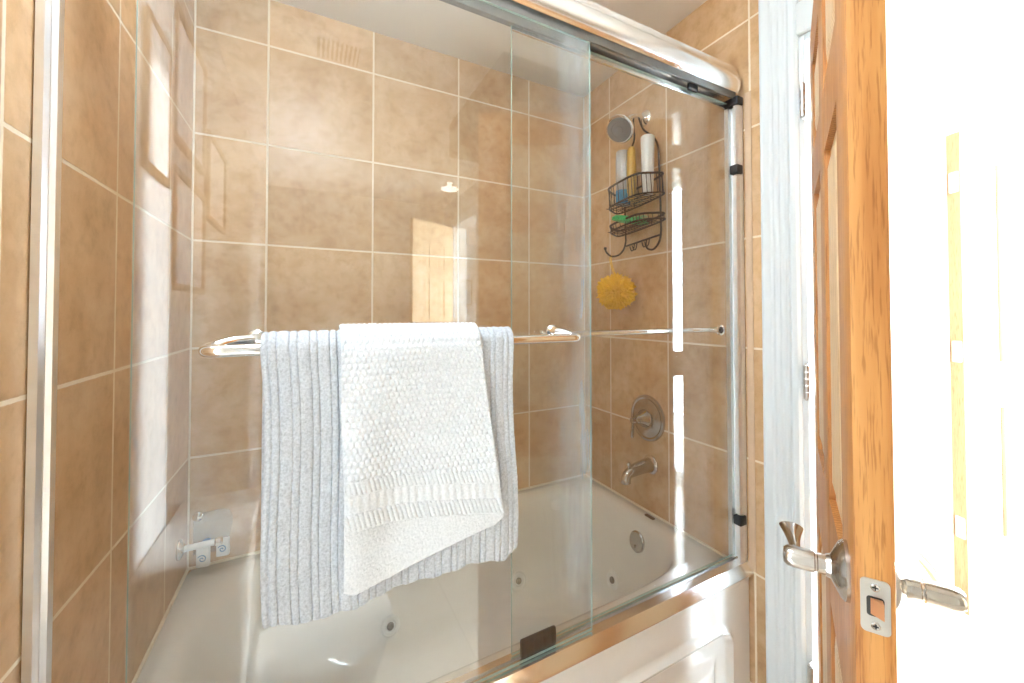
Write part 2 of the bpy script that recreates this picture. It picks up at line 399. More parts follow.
for y0, y1, z0, z1 in ((EY0, EY0+.08, 0, 2.2), (EY1-.08, EY1, 0, 2.2), (EY1, EY0, 2.12, 2.2)): box(B, L-.016, L, y0, y1, z0, z1, .003)
struct('trim_6', B, M_trim, 'white casing of the second doorway, mirrored in the glass', 'door casing', smooth=True)
# caulk edging strip beside the tub frame
B = bmesh.new(); box(B, L-.003, L, -.878, -.857, .52, 2.0, .001); struct('trim_7', B, simple('tan_caulk', (.62, .45, .30), .6), 'thin cream caulk line beside right shower frame upright', 'trim')

# ------------------------------------------------------------------ bathtub
RIM = .512
tub = empty('bathtub', 'white acrylic whirlpool bathtub filling the tiled alcove', 'bathtub', (L/2, -.43, 0))
def P(o):      # parent keeping world coordinates of mesh data
    o.matrix_parent_inverse = Matrix.Translation(-Vector(tub.location)); return o
def ring(bm, x0, x1, y0, y1, z, n, N=160, nl=None):
    cx, cy, a, b = (x0+x1)/2, (y0+y1)/2, (x1-x0)/2, (y1-y0)/2
    vs = []
    for k in range(N):
        t = 2*PI*k/N; c, s = math.cos(t), math.sin(t)
        nn = n if (nl is None or c > 0) else nl*(-c)**.5 + n*(1-(-c)**.5)
        r = (abs(c)**nn+abs(s)**nn)**(-1/nn)
        vs.append(bm.verts.new((cx+a*c*r, cy+b*s*r, z if not callable(z) else z(cx+a*c*r, cy+b*s*r))))
    return vs
B = bmesh.new()
spec = [(.002, 1.522, -.856, -.002, RIM-.03, 60, 60), (.002, 1.522, -.858, -.002, RIM-.006, 60, 60), (.006, 1.518, -.853, -.006, RIM, 60, 60),
        (.045, 1.478, -.760, -.042, RIM, 7, 5), (.060, 1.466, -.748, -.052, RIM-.003, 6, 4.0), (.074, 1.456, -.738, -.062, RIM-.013, 5.5, 3.4), (.086, 1.448, -.730, -.070, RIM-.032, 5, 3.1),
        (.115, 1.438, -.724, -.077, .42, 4.6, 2.9), (.17, 1.422, -.715, -.088, .32, 4.4, 2.8), (.24, 1.402, -.702, -.100, .22, 4.2, 2.7),
        (.30, 1.380, -.688, -.115, .155, 4, 2.7), (.36, 1.35, -.665, -.140, .120, 3.6, 2.6), (.43, 1.30, -.63, -.18, .108, 3.2, 2.5), (.60, 1.10, -.50, -.30, .105, 3, 2.5)]
rings = [ring(B, *s_[:5], s_[5], nl=s_[6]) for s_ in spec]
for a, b in zip(rings, rings[1:]):
    for k in range(len(a)): B.faces.new((a[k], a[(k+1) % len(a)], b[(k+1) % len(a)], b[k]))
B.faces.new(rings[-1])
B.normal_update()
bvh = BVHTree.FromBMesh(B)
shell = P(obj('tub_shell', B, M_acryl, tub, angle=60))
# apron with embossed panel
B = bmesh.new(); NX, NZ = 190, 70
def apron_y(x, z):
    px0, px1, pz0, pz1, r = .16, 1.44, .07, .40, .07
    cx, cz, hx, hz = (px0+px1)/2, (pz0+pz1)/2, (px1-px0)/2-r, (pz1-pz0)/2-r
    dx, dz = max(abs(x-cx)-hx, 0), max(abs(z-cz)-hz, 0)
    d = math.hypot(dx, dz)-r if (dx or dz) else max(abs(x-cx)-hx, abs(z-cz)-hz)-r
    def st(e, w): t = min(1, max(0, (e-d)/w)); return t*t*(3-2*t)
    y = -.855 - .014*(st(0, .014)-st(-.018, .012)) - .012*st(-.075, .03)
    return y
g = [[None]*(NZ+1) for _ in range(NX+1)]
for i in range(NX+1):
    for j in range(NZ+1):
        x = .004+(L-.008)*i/NX; z = .001+(RIM-.012)*j/NZ
        g[i][j] = B.verts.new((x, apron_y(x, z), z))
for i in range(NX):
    for j in range(NZ): B.faces.new((g[i][j], g[i+1][j], g[i+1][j+1], g[i][j+1]))
ge = bmesh.ops.extrude_face_region(B, geom=B.faces[:])
for v in [v for v in ge['geom'] if isinstance(v, bmesh.types.BMVert)]: v.co.y = -.835
P(obj('apron', B, M_acryl, tub, angle=50))
def on_tub(p):
    loc, nor, _, _ = bvh.find_nearest(Vector(p))
    c = Vector((.8, -.4, .45))
    if nor.dot(c-loc) < 0: nor = -nor
    return loc, nor
for p in ((1.405, -.35, .235), (1.10, -.10, .19), (.586, -.09, .19), (.35, -.33, .25)):
    lo, no = on_tub(p); B = bmesh.new()
    lathe(B, [(.034, -.001), (.034, .004), (.028, .008), (.020, .007), (.017, .003), (.012, .003), (0, .003)], lo, no, 32)
    j = P(obj('whirlpool_jet', B, M_white, tub)); j['label'] = 'white round whirlpool jet'
    B = bmesh.new(); lathe(B, [(.0125, .0032), (.012, .008), (.008, .010), (.006, .007), (0, .007)], lo, no, 20)
    h = obj('jet_nozzle', B, M_jet, j)
lo, no = on_tub((1.44, -.455, .43)); B = bmesh.new()
lathe(B, [(.038, 0), (.038, .006), (.034, .010), (.015, .011), (0, .011)], lo, no, 40)
tube(B, [lo+no*.011+Vector((0, .0, -.022)), lo+no*.014+Vector((0, 0, -.012))], .004, 8)
P(obj('overflow_plate', B, M_nick, tub))['label'] = 'round brushed nickel overflow plate'
lo, no = on_tub((1.30, -.075, .455)); B = bmesh.new()
lathe(B, [(.024, 0), (.024, .006), (.018, .010), (0, .011)], lo, no, 32); P(obj('air_control_cap', B, M_white, tub))
lo, no = on_tub((.80, -.16, .12)); B = bmesh.new()
lathe(B, [(.028, 0), (.028, .003), (.02, .004), (0, .004)], (1.22, -.4, .107), (0, 0, 1), 32); P(obj('drain', B, M_nick, tub))
B = bmesh.new(); prism(B, rrect(0, 0, .023, .0075, .004), (1.497, -.462, RIM), (0, 0, 1), (0, 1, 0), (1, 0, 0), .003)
P(obj('badge', B, simple('dark_bronze_badge', (.10, .06, .04), .3, .6), tub))['label'] = 'small dark oval badge on the rim'

B = bmesh.new()
tube(B, [(.003, -.003, RIM+.002), (L-.003, -.003, RIM+.002)], .0042, 8); struct('trim_8', B, M_caulk, 'cream caulk bead between back tiles and tub rim', 'trim', smooth=True)
B = bmesh.new(); tube(B, [(L-.003, -.006, RIM+.002), (L-.003, -.80, RIM+.002)], .0042, 8); struct('trim_9', B, M_caulk, 'cream caulk bead between right tiles and tub rim', 'trim', smooth=True)
B = bmesh.new(); tube(B, [(.003, -.006, RIM+.002), (.003, -.80, RIM+.002)], .0042, 8); struct('light_strip0', B, M_caulk, 'cream caulk bead between left tiles and tub rim', 'trim', smooth=True)
B = bmesh.new(); tube(B, [(.0015, -.0015, RIM+.006), (.0015, -.0015, CEIL-.001)], .0032, 8); struct('light_strip1', B, M_caulk, 'cream upright grout line in the left back corner', 'trim', smooth=True)
B = bmesh.new(); tube(B, [(L-.0015, -.0015, RIM+.006), (L-.0015, -.0015, CEIL-.001)], .0028, 8); struct('light_strip2', B, M_caulk, 'cream upright grout line in the right back corner', 'trim', smooth=True)

# ------------------------------------------------------------------ sliding shower door frame and panels (slightly out of square with the back wall)
RZ = 0.0; DO = (0, -.828, 0)
fr = empty('shower_door_frame', 'polished aluminium frame of the sliding tub doors', 'shower door frame', DO, RZ)
LX = L/math.cos(RZ)-.004
B = bmesh.new()
hp = [(.034, 2.090), (-.006, 2.092), (-.012, 2.088), (-.014, 2.070), (-.017, 2.066), (-.022, 2.059), (-.026, 2.048), (-.0275, 2.034), (-.026, 2.018), (-.023, 2.006), (-.019, 2.001), (-.014, 2.003), (-.014, 2.012), (.030, 2.012), (.030, 1.985), (.034, 1.985)]
prism(B, hp, (.002, 0, 0), (1, 0, 0), (0, 1, 0), (0, 0, 1), LX-.018); obj('header', B, M_alu, fr, angle=40)
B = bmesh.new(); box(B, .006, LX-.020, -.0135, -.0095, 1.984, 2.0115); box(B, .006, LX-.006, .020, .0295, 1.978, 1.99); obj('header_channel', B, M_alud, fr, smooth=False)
B = bmesh.new()
tp = [(-.044, RIM+.001), (-.045, RIM+.006), (-.031, RIM+.036), (-.006, RIM+.036), (-.004, RIM+.022), (.000, RIM+.022), (.002, RIM+.036), (.018, RIM+.036), (.022, RIM+.020), (.036, RIM+.012), (.038, RIM+.001)]
prism(B, tp, (.006, 0, 0), (1, 0, 0), (0, 1, 0), (0, 0, 1), LX-.010); obj('bottom_track', B, M_alu, fr, angle=40)
def jamb(x, s, w, yf=-.024):
    B = bmesh.new()
    pr = [(0, yf), (w*.7, yf), (w, yf+.005), (w, -.010), (w*.55, -.010), (w*.55, .006), (w, .008), (w, .022), (0, .022)]
    prism(B, pr, (x, 0, RIM+.036), (0, 0, 1), (s, 0, 0), (0, 1, 0), 1.985-RIM-.037)
    o = obj('side_jamb', B, M_alus, fr, smooth=False)
    return o
jamb(.002, 1, .013, -.017); jr = jamb(LX-.0, -1, .027)
for z in (1.757, .672):
    B = bmesh.new(); box(B, LX-.040, LX-.010, -.030, -.004, z-.014, z+.014, .003); obj('bumper', B, M_black, jr)
B = bmesh.new(); box(B, LX-.032, LX-.002, -.028, .020, 1.962, 1.988, .003); obj('corner_block', B, M_black, fr)
B = bmesh.new(); box(B, .002, .022, -.028, .004, 1.966, 1.988, .003); obj('corner_block', B, M_black, fr)
B = bmesh.new(); box(B, .742, .832, -.0105, .0, RIM+.0365, RIM+.075, .003)
for k in range(4): box(B, .752+k*.022, .764+k*.022, -.013, -.010, RIM+.044, RIM+.068, .001)
obj('bottom_guide', B, M_black, fr)['label'] = 'black plastic bottom guide block'

def pane(name, x0, x1, y, z0, z1, mat, parent):
    B = bmesh.new(); box(B, x0, x1, y-.003, y+.003, z0, z1)
    for f in B.faces:
        if abs(f.normal.y) < .5: f.normal_update()
    B.normal_update()
    for f in B.faces: f.material_index = 0 if abs(f.normal.y) > .9 else 1
    return obj(name, B, [mat, M_gedge], parent, smooth=False)
YO, YI = -.018, .009
dO = empty('sliding_glass_door', 'outer sliding clear glass panel holding the chrome bar with two towels', 'shower door', DO, RZ)
dI = empty('sliding_glass_door', 'inner sliding clear glass panel in front of the faucets', 'shower door', DO, RZ)
pane('glass_pane', .104, .927, YO, RIM+.040, 1.975, M_glass_o, dO)
pane('glass_pane', .727, 1.500, YI, RIM+.040, 1.975, M_glass_i, dI)
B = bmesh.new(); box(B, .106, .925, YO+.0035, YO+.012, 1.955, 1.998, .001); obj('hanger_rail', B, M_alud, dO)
B = bmesh.new(); box(B, .729, 1.486, YI+.0035, YI+.011, 1.962, 1.997, .001); obj('hanger_rail', B, M_alu, dI)
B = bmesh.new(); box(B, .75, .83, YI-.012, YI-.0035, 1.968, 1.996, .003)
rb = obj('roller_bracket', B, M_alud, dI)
for x in (.775, .805):
    B = bmesh.new(); lathe(B, [(.004, 0), (.004, .002), (0, .003)], (x, YI-.012, 1.982), (0, -1, 0), 16); obj('screw', B, M_chrome, rb)
B = bmesh.new(); box(B, 1.30, 1.34, YI-.012, YI-.0035, 1.968, 1.990, .003); obj('roller_bracket', B, M_black, dI)
# outer towel bar (returns to the glass at both ends)
BZ = 1.2555; BY = YO-.055-.003
bar = smoothpath([(.250, YO-.006, BZ+.012), (.225, YO-.018, BZ+.010), (.203, YO-.034, BZ+.003), (.198, YO-.048, BZ), (.210, BY, BZ), (.235, BY-.001, BZ), (.30, BY, BZ)], 6)
bar += [Vector((.30+(.76-.30)*k/6, BY, BZ)) for k in range(1, 7)]
bar += smoothpath([(.775, BY, BZ), (.820, BY-.001, BZ), (.842, BY, BZ), (.852, YO-.048, BZ), (.848, YO-.034, BZ+.003), (.835, YO-.018, BZ+.010), (.82, YO-.006, BZ+.012)], 6)
B = bmesh.new(); tube(B, bar, .0095, 20); tb = obj('towel_bar', B, M_chrome, dO); tb['label'] = 'curved chrome towel bar'
for x in (.255, .815):
    B = bmesh.new(); lathe(B, [(.016, 0), (.016, .005), (.012, .010), (0, .011)], (x, YO-.0035, BZ+.012), (0, -1, 0), 28); obj('bar_mount', B, M_chrome, tb)
# inner towel bar
B = bmesh.new(); BI = YI+.045
tube(B, [(.835, BI, BZ), (1.46, BI, BZ)], .0085, 16); ti = obj('towel_bar', B, M_chrome, dI); ti['label'] = 'straight chrome bar on the inside'
for x, s in ((.84, 1), (1.455, -1)):
    B = bmesh.new(); tube(B, [(x, YI+.0035, BZ), (x, BI, BZ)], [.011, .0085], 16)
    lathe(B, [(.017, 0), (.017, .005), (.011, .009), (0, .009)], (x, YI+.0035, BZ), (0, 1, 0), 24)
    lathe(B, [(.0095, -.004), (.013, .012), (.014, .020), (0, .022)], (x, BI, BZ), (-s, 0, 0), 20)
    obj('bar_mount', B, M_chrome, ti)

# ------------------------------------------------------------------ towels (in the door's local frame, top-level)
def drape(R, zb_back, zfront, ns):
    """returns list of (kind t, y, z) path generator: t in 0..1 along drape; zfront supplied per column"""
    pass
def make_towel(name, label, mat, R, back_z, ucols, disp, folds, thick, x_of, zf_of, extra=None, nf=230, nb=30):
    B = bmesh.new(); rows = []; NA = 36
    bx, by, bz = 0, BY, BZ
    for (u, nrm) in ucols:
        zf = zf_of(u); col = []
        pts = []
        zb = back_z
        for k in range(nb): pts.append((by+R, zb+(bz-zb)*k/nb, 0, 1))
        for k in range(NA+1):
            a = PI*k/NA; pts.append((by+R*math.cos(a), bz+R*math.sin(a)*1.0, .0, -2))
        for k in range(1, nf+1):
            z = bz+(zf-bz)*k/nf; pts.append((by-R, z, (bz-z), -1))
        for i, (y, z, dn, side) in enumerate(pts):
            d = disp(u, z if side != -2 else bz+R*(PI-PI*(i-nb)/NA), dn, side)
            yy, zz = y, z
            if side == -1:
                yy = y - folds(u, dn) - d - nrm
            elif side == 1: yy = min(y + nrm*.3, YO-.010)
            else:
                a = PI*(i-nb)/NA; rr = R+nrm+d
                yy = by+rr*math.cos(a) if math.cos(a) < 0 else by+R*math.cos(a); zz = bz+rr*math.sin(a)
            col.append(B.verts.new((x_of(u, dn), yy, zz)))
        rows.append(col)
    for a, b in zip(rows, rows[1:]):
        for k in range(len(a)-1): B.faces.new((a[k], a[k+1], b[k+1], b[k]))
    o = obj(name, B, mat, angle=180)
    o.location = DO; o.rotation_euler = (0, 0, RZ)
    md = o.modifiers.new('thickness', 'SOLIDIFY'); md.thickness = thick; md.offset = 0
    tag(o, label, 'towel')
    return o
# large ribbed towel, folded lengthwise: outer layer, fold round the left edge, inner layer
TX0, TX1 = .276, .678
ucols = []
NU = 330
fl = .005
for k in range(NU+1): ucols.append((1-k/NU, fl))
for k in range(1, 9):
    a = PI*k/9; ucols.append((-.022*math.sin(a), fl*math.cos(a)*1.0))
for k in range(0, 41): ucols.append((k/40*.97, -fl*.8))
def rib(u, z, dn, side):
    x = u*.42; p = (x/.0285) % 1.0
    if p < .36: q = p/.36
    else: q = (p-.36)/.64
    h = (1-abs(2*q-1)**4)*.0036
    h += noise.noise(Vector((x*420, 0, z*420)))*.0011
    return h
def gf(u, dn):
    f = min(1, dn/.25)
    w = .010*math.sin(u*8.5+.6)+.007*math.sin(u*17+2+dn*3)
    w += .012*math.exp(-((u-.90)/.07)**2) - .010*math.exp(-((u-.16-.12*dn)/.045)**2)
    return f*(w*.7+.006)
def gx(u, dn):
    x = TX0+(TX1-TX0)*u
    s = .010*(dn/.4)*(1-u) - .002*(dn/.4)*u + .004*math.sin(dn*14)*(1-2*u)
    return x+s
def gz(u):
    pts = [(-.05, .862), (0, .858), (.12, .846), (.30, .846), (.5, .850), (.75, .858), (.93, .852), (1.0, .866)]
    for (a, za), (b, zb) in zip(pts, pts[1:]):
        if u <= b: return za+(zb-za)*(u-a)/(b-a)+.0015*math.sin(u*60)
    return pts[-1][1]
tg = make_towel('bath_towel', 'large pale grey-blue ribbed towel hanging over chrome bar behind white towel', M_tgrey, .0175, .93, ucols, rib, gf, .003, gx, gz)
# white hand towel over it
HX0, HX1 = .373, .606
uc2 = [(k/240, .0) for k in range(241)]
def waf(u, z, dn, side):
    x = u*.25
    if dn < .215 or side != -1:
        a = x/.0088; b_ = z/.0100
        r = int(math.floor(b_)); a += .5*(r % 2)
        h = (math.sin(a*PI)**2)*(math.sin((b_ % 1)*PI))*.0032
    elif dn < .235 or .265 < dn < .290:
        h = .0030+.0014*math.sin(x*900+z*900)*math.sin(z*700)
    elif dn < .265: h = .0004+.0012*(math.sin(x/.0125*PI)**2)
    else: h = .0003
    return h+noise.noise(Vector((x*300, 3, z*300)))*.0006
def bandshift(u, z, dn, side):     # the woven bands sag with the cloth
    return waf(u, z, dn+(.012-.030*u)*min(1, dn/.2), side)
def wf(u, dn):
    f = min(1, dn/.2)
    uu = (wx(u, dn)-TX0-.006)/(TX1-TX0)
    return gf(uu, dn) + f*(.004*math.sin(u*6+1)+.003*math.sin(u*13+dn*8)) + .004
def wx(u, dn):
    return HX0+(HX1-HX0)*u + .036*u*(dn/.36)**1.2 + .006*(dn/.36) - .001*math.sin(dn*20)*(1-u)
def wz(u):
    if u < .05: return .884-.16*u
    if u < .93: return .876+.014*(u-.05)+.060*max(0, u-.25)**1.15
    return .876+.0123+.0378+.20*(u-.93)
tw = make_towel('hand_towel', 'small white waffle-weave towel with woven bands draped over larger grey towel', M_twhite, .033, .98, uc2, bandshift, wf, .0035, wx, wz)

# ------------------------------------------------------------------ shower fittings on right wall
sh = empty('overhead_shower', 'chrome shower head on a short arm above the wire caddy', 'shower head', (L, -.425, 2.105))
def Pm(o, par):
    o.matrix_parent_inverse = Matrix.Translation(-Vector(par.location)); return o
B = bmesh.new(); lathe(B, [(.031, 0), (.031, .004), (.024, .011), (.012, .014), (0, .014)], (L, -.425, 2.105), (-1, 0, 0), 32); Pm(obj('flange', B, M_chrome, sh), sh)
arm = smoothpath([(1.512, -.425, 2.105), (1.48, -.425, 2.106), (1.45, -.420, 2.096), (1.425, -.412, 2.070)], 6)
B = bmesh.new(); tube(B, arm, .0085, 16); Pm(obj('arm', B, M_chrome, sh), sh)
hd = Vector((-.62, -.30, -.62)).normalized(); h0 = Vector((1.425, -.412, 2.070))
B = bmesh.new(); lathe(B, [(0, -.012), (.012, -.010), (.015, .004), (.012, .012), (.018, .022), (.038, .036), (.051, .050), (.056, .062), (.055, .072), (.050, .074)], h0, hd, 40)
hh = Pm(obj('head', B, M_chrome, sh), sh)
B = bmesh.new(); lathe(B, [(.047, .0735), (.047, .077), (.030, .078), (.029, .076), (.016, .076), (.015, .079), (0, .079)], h0, hd, 40)
obj('spray_face', B, M_rubber, hh)['label'] = 'dark grey nozzle face'

# caddy
cad = empty('shower_caddy', 'black wire two-tier caddy hanging from the shower arm', 'shower caddy', (1.504, -.43, 1.9))
TA = math.radians(-5)
def T(x, y, z):    # slight tilt about the hanging point
    dy, dz = y+.43, z-2.1
    return Vector((x, -.407+dy*math.cos(TA)-dz*math.sin(TA)*.35, 2.1+dz*math.cos(TA)+dy*math.sin(TA)))
B = bmesh.new(); r = .0040
xb = 1.505
rw = [(1.488, -.425, 2.118), (1.492, -.440, 2.108), (1.500, -.446, 2.075), (xb, -.458, 2.045), (xb, -.500, 2.000), (xb, -.528, 1.95), (xb, -.532, 1.85), (xb, -.532, 1.62)]
tube(B, smoothpath([T(*p) for p in rw], 6), r, 8)
tube(B, smoothpath([T(*p) for p in [(xb, -.532, 1.62), (xb-.006, -.528, 1.575), (xb-.014, -.505, 1.548), (xb-.016, -.475, 1.556), (xb-.014, -.462, 1.580)]], 6), r, 8)
lw = [(1.488, -.425, 2.118), (1.492, -.412, 2.105), (1.500, -.405, 2.07), (xb, -.400, 2.03), (xb, -.372, 1.99), (xb, -.340, 1.94), (xb, -.333, 1.85), (xb, -.333, 1.62)]
tube(B, smoothpath([T(*p) for p in lw], 6), r, 8)
hook = smoothpath([T(*p) for p in [(xb, -.333, 1.62), (xb-.008, -.328, 1.588), (xb-.022, -.312, 1.566), (xb-.045, -.293, 1.562), (xb-.062, -.280, 1.580), (xb-.066, -.276, 1.598)]], 6)
tube(B, hook, r, 8)
lathe(B, [(0, -.007), (.005, -.005), (.007, 0), (.005, .005), (0, .007)], hook[-1], (0, 0, 1), 12)
tube(B, [T(xb, -.333, 1.60), T(xb, -.532, 1.60)], r, 8)
for yy in (-.385, -.400, -.455, -.470):
    tube(B, smoothpath([T(xb, yy, 1.60), T(xb-.006, yy, 1.575), T(xb-.018, yy, 1.568), T(xb-.026, yy, 1.585)], 5), .0022, 6)
Pm(obj('wire_frame', B, M_wire, cad), cad)
def basket(zt, zb, nm, y0, y1, dep, mat=M_wire):
    B = bmesh.new()
    def loop(z, ins, rr):
        pts = [(xb-.003, y0-ins*0+ins), (xb-dep*.55, y0+ins), (xb-dep*.92+ins, y0-.028+ins*0), (xb-dep+ins, y0-.07), (xb-dep+ins, y1+.07), (xb-dep*.92+ins, y1+.028), (xb-dep*.55, y1-ins), (xb-.003, y1-ins)]
        pp = smoothpath([T(a, b_, z) for a, b_ in pts], 6, closed=True); tube(B, pp, rr, 8, closed=True); return pp
    top = loop(zt, 0, .0044); bot = loop(zb, .004, .0036)
    mid = None
    n = len(top)
    for k in range(0, n, 2): tube(B, [top[k], bot[k]], .0016, 5)
    yy = y0-.012
    while yy > y1+.008:
        tube(B, [T(xb-.004, yy, zb), T(xb-dep+.008, yy, zb)], .0016, 5); yy -= .016
    for q in (.3, .65): tube(B, [T(xb-dep*q, y0-.004, zb), T(xb-dep*q, y1+.004, zb)], .0018, 5)
    Pm(obj(nm, B, mat, cad), cad)
basket(1.825, 1.748, 'upper_basket', -.322, -.545, .110)
basket(1.672, 1.650, 'soap_tray', -.322, -.545, .105)
GB = 'bottles in the wire caddy'
def bottle(name, x, y, z, prof, m, label, extra=None):
    B = bmesh.new(); lathe(B, prof, (0, 0, 0), (0, 0, 1), 28)
    e = empty(name, label, 'bottle', tuple(T(x, y, z)), group=GB)
    obj('bottle_body', B, m, e)
    if extra:
        B = bmesh.new(); lathe(B, extra[0], (0, 0, 0), (0, 0, 1), 28); o = obj(extra[2], B, extra[1], e); o['label'] = extra[3]
bottle('shampoo_bottle', 1.452, -.381, 1.7525, [(0, .0), (.027, .002), (.029, .008), (.029, .18), (.027, .220), (.025, .223), (0, .223)], M_bottle_clear,
       'cloudy white bottle with blue liquid, left one in the caddy', ([(0, .002), (.0292, .003), (.0298, .010), (.0298, .060), (0, .061)], simple('blue_liquid', (.05, .28, .50), .2), 'blue_liquid', 'blue liquid showing at the bottom'))
bottle('shampoo_bottle', 1.448, -.437, 1.7525, [(0, 0), (.015, .001), (.016, .03), (.018, .035), (.020, .10), (.017, .20), (.012, .215), (0, .216)], M_amber,
       'slim yellow amber bottle in the middle of the caddy')
bottle('shampoo_bottle', 1.458, -.516, 1.7525, [(0, 0), (.019, .001), (.020, .03), (.021, .032), (.022, .06), (.026, .21), (.026, .222), (.022, .226), (0, .226)], M_white,
       'tall white opaque bottle at the right end of the caddy')
# green soap brush in tray
B = bmesh.new(); lathe(B, [(0, 0), (.7, .002), (1.0, .006), (1.0, .016), (.85, .025), (0, .023)], (0, 0, 0), (0, 0, 1), 36, sc=(.028, .100))
e = empty('soap_brush', 'green ribbed oval brush lying in the lower wire tray', 'brush', tuple(T(1.450, -.432, 1.6625)), 0)
o = obj('brush_body', B, M_green, e); o.rotation_euler = (math.radians(5), 0, PI/2 if False else 0)
# make the long side follow the wall
B = bmesh.new()
for k in range(9):
    y = -.068+k*.017; w = .024*math.sqrt(max(.05, 1-(y/.09)**2)); tube(B, [(-w, y, .0215), (0, y, .0245), (w, y, .0215)], .0016, 6)
o2 = obj('bristle_rib', B, simple('pale_green_ribs', (.25, .62, .33), .5), e); o2.rotation_euler = o.rotation_euler

# loofah hanging from the caddy hook
hk = hook[-9]
lf = empty('bath_puff', 'round yellow mesh puff hanging below the wire caddy hook', 'bath sponge', (1.445, -.330, 1.398))
B = bmesh.new(); bmesh.ops.create_icosphere(B, subdivisions=6, radius=1)
for v in B.verts:
    d = v.co.normalized()
    w = noise.noise(d*2.2)*1.6
    h = abs(noise.noise(d*5.5+Vector((w, w, 0)))) ; h2 = abs(noise.noise(d*12+Vector((3, w, 1))))
    v.co = d*(.060+.034*h+.016*h2); v.co.z *= .95
obj('mesh_ball', B, M_yellow, lf)
B = bmesh.new(); top = hook[-12]-Vector(lf.location)
tube(B, smoothpath([top+Vector((0, .003, .003)), top+Vector((0, .004, -.03)), Vector((0, .003, .055))], 4), .0016, 6); tube(B, smoothpath([top+Vector((0, -.003, .003)), top+Vector((0, -.005, -.03)), Vector((0, -.003, .055))], 4), .0016, 6)
obj('hanging_cord', B, M_yellow, lf)

# valve
vc = Vector((L, -.430, .888)); vl = empty('shower_valve', 'round brushed nickel mixer plate with lever handle, above the tub spout', 'faucet', tuple(vc))
B = bmesh.new(); lathe(B, [(.090, 0), (.092, .004), (.090, .010), (.082, .013), (.076, .010), (.070, .012), (.052, .018), (.036, .020), (0, .020)], vc, (-1, 0, 0), 56); Pm(obj('escutcheon', B, M_nick, vl), vl)
B = bmesh.new(); lathe(B, [(.036, .020), (.034, .026), (.026, .036), (.020, .050), (.017, .056), (.018, .060), (.014, .066), (.012, .074), (.014, .078), (.010, .088), (0, .090)], vc, (-1, 0, 0), 36)
hb = Pm(obj('handle_hub', B, M_nick, vl), vl)
B = bmesh.new(); q = vc+Vector((-.080, 0, 0)); tube(B, [q, q+Vector((-.004, .0, -.03)), q+Vector((-.006, 0, -.062)), q+Vector((-.006, 0, -.068))], [.0065, .0055, .0075, .004], 14); obj('lever', B, M_nick, hb)
hb.children[0].matrix_parent_inverse = hb.matrix_world.inverted() if False else Matrix.Identity(4)
# spout
sc_ = Vector((L, -.445, .706)); spt = empty('tub_spout', 'brushed nickel tub spout below the round mixer plate', 'faucet', tuple(sc_))
B = bmesh.new(); lathe(B, [(.036, 0), (.037, .005), (.033, .010), (.028, .012), (0, .012)], sc_, (-1, 0, 0), 36); Pm(obj('flange', B, M_nick, spt), spt)
B = bmesh.new()
path = [sc_+Vector(p) for p in ((-.008, 0, 0), (-.03, 0, 0), (-.06, 0, -.002), (-.09, 0, -.006), (-.112, 0, -.011), (-.126, 0, -.019), (-.132, 0, -.034), (-.132, 0, -.046))]
tube(B, smoothpath(path, 3), [.029-.0105*min(1, i/14) for i in range(len(smoothpath(path, 3)))], 24); sb = Pm(obj('spout_body', B, M_nick, spt), spt)
B = bmesh.new(); q = sc_+Vector((-.117, 0, .004)); lathe(B, [(.003, 0), (.003, .012), (.007, .014), (.0075, .020), (.004, .024), (0, .024)], q, (0, 0, 1), 16); obj('diverter_knob', B, M_nick, sb)

# ------------------------------------------------------------------ left corner things
hk2 = empty('wall_hook', 'chrome round wall post with pale arm low on left tiled wall', 'hook', (0, -.10, .622))
B = bmesh.new(); lathe(B, [(.028, 0), (.028, .004), (.020, .010), (.010, .014), (0, .014)], (0, 0, 0), (1, 0, 0), 28); obj('flange', B, M_nick, hk2)
B = bmesh.new(); tube(B, [(.013, 0, 0), (.085, 0, .001)], .009, 16); obj('arm', B, M_white, hk2)
B = bmesh.new(); lathe(B, [(.010, 0), (.0125, .003), (.0125, .014), (.008, .018), (0, .019)], (.085, 0, .001), (1, 0, 0), 20); obj('end_cap', B, M_chrome, hk2)
pch = empty('clear_pouch', 'clear rounded plastic pouch stuck to tiles in left tub corner', 'pouch', (.063, -.006, .612))
B = bmesh.new()
pr = [(-.042, -.055), (.030, -.055), (.044, -.020), (.052, .030), (.046, .058), (.030, .070), (-.020, .070), (-.040, .066), (-.046, .050), (-.046, -.045)]
pp = [(p.x, p.y) for p in smoothpath([(a, b_, 0) for a, b_ in pr], 4, closed=True)]
prism(B, pp, (0, 0, 0), (0, -1, 0), (1, 0, 0), (0, 0, 1), .005); obj('vinyl_sheet', B, M_clear, pch, smooth=False)
B = bmesh.new(); lathe(B, [(.014, -.004), (.014, .006), (.006, .012), (0, .013)], (-.036, -.002, .062), (0, -1, 0), 20); obj('suction_cup', B, M_chrome, pch)
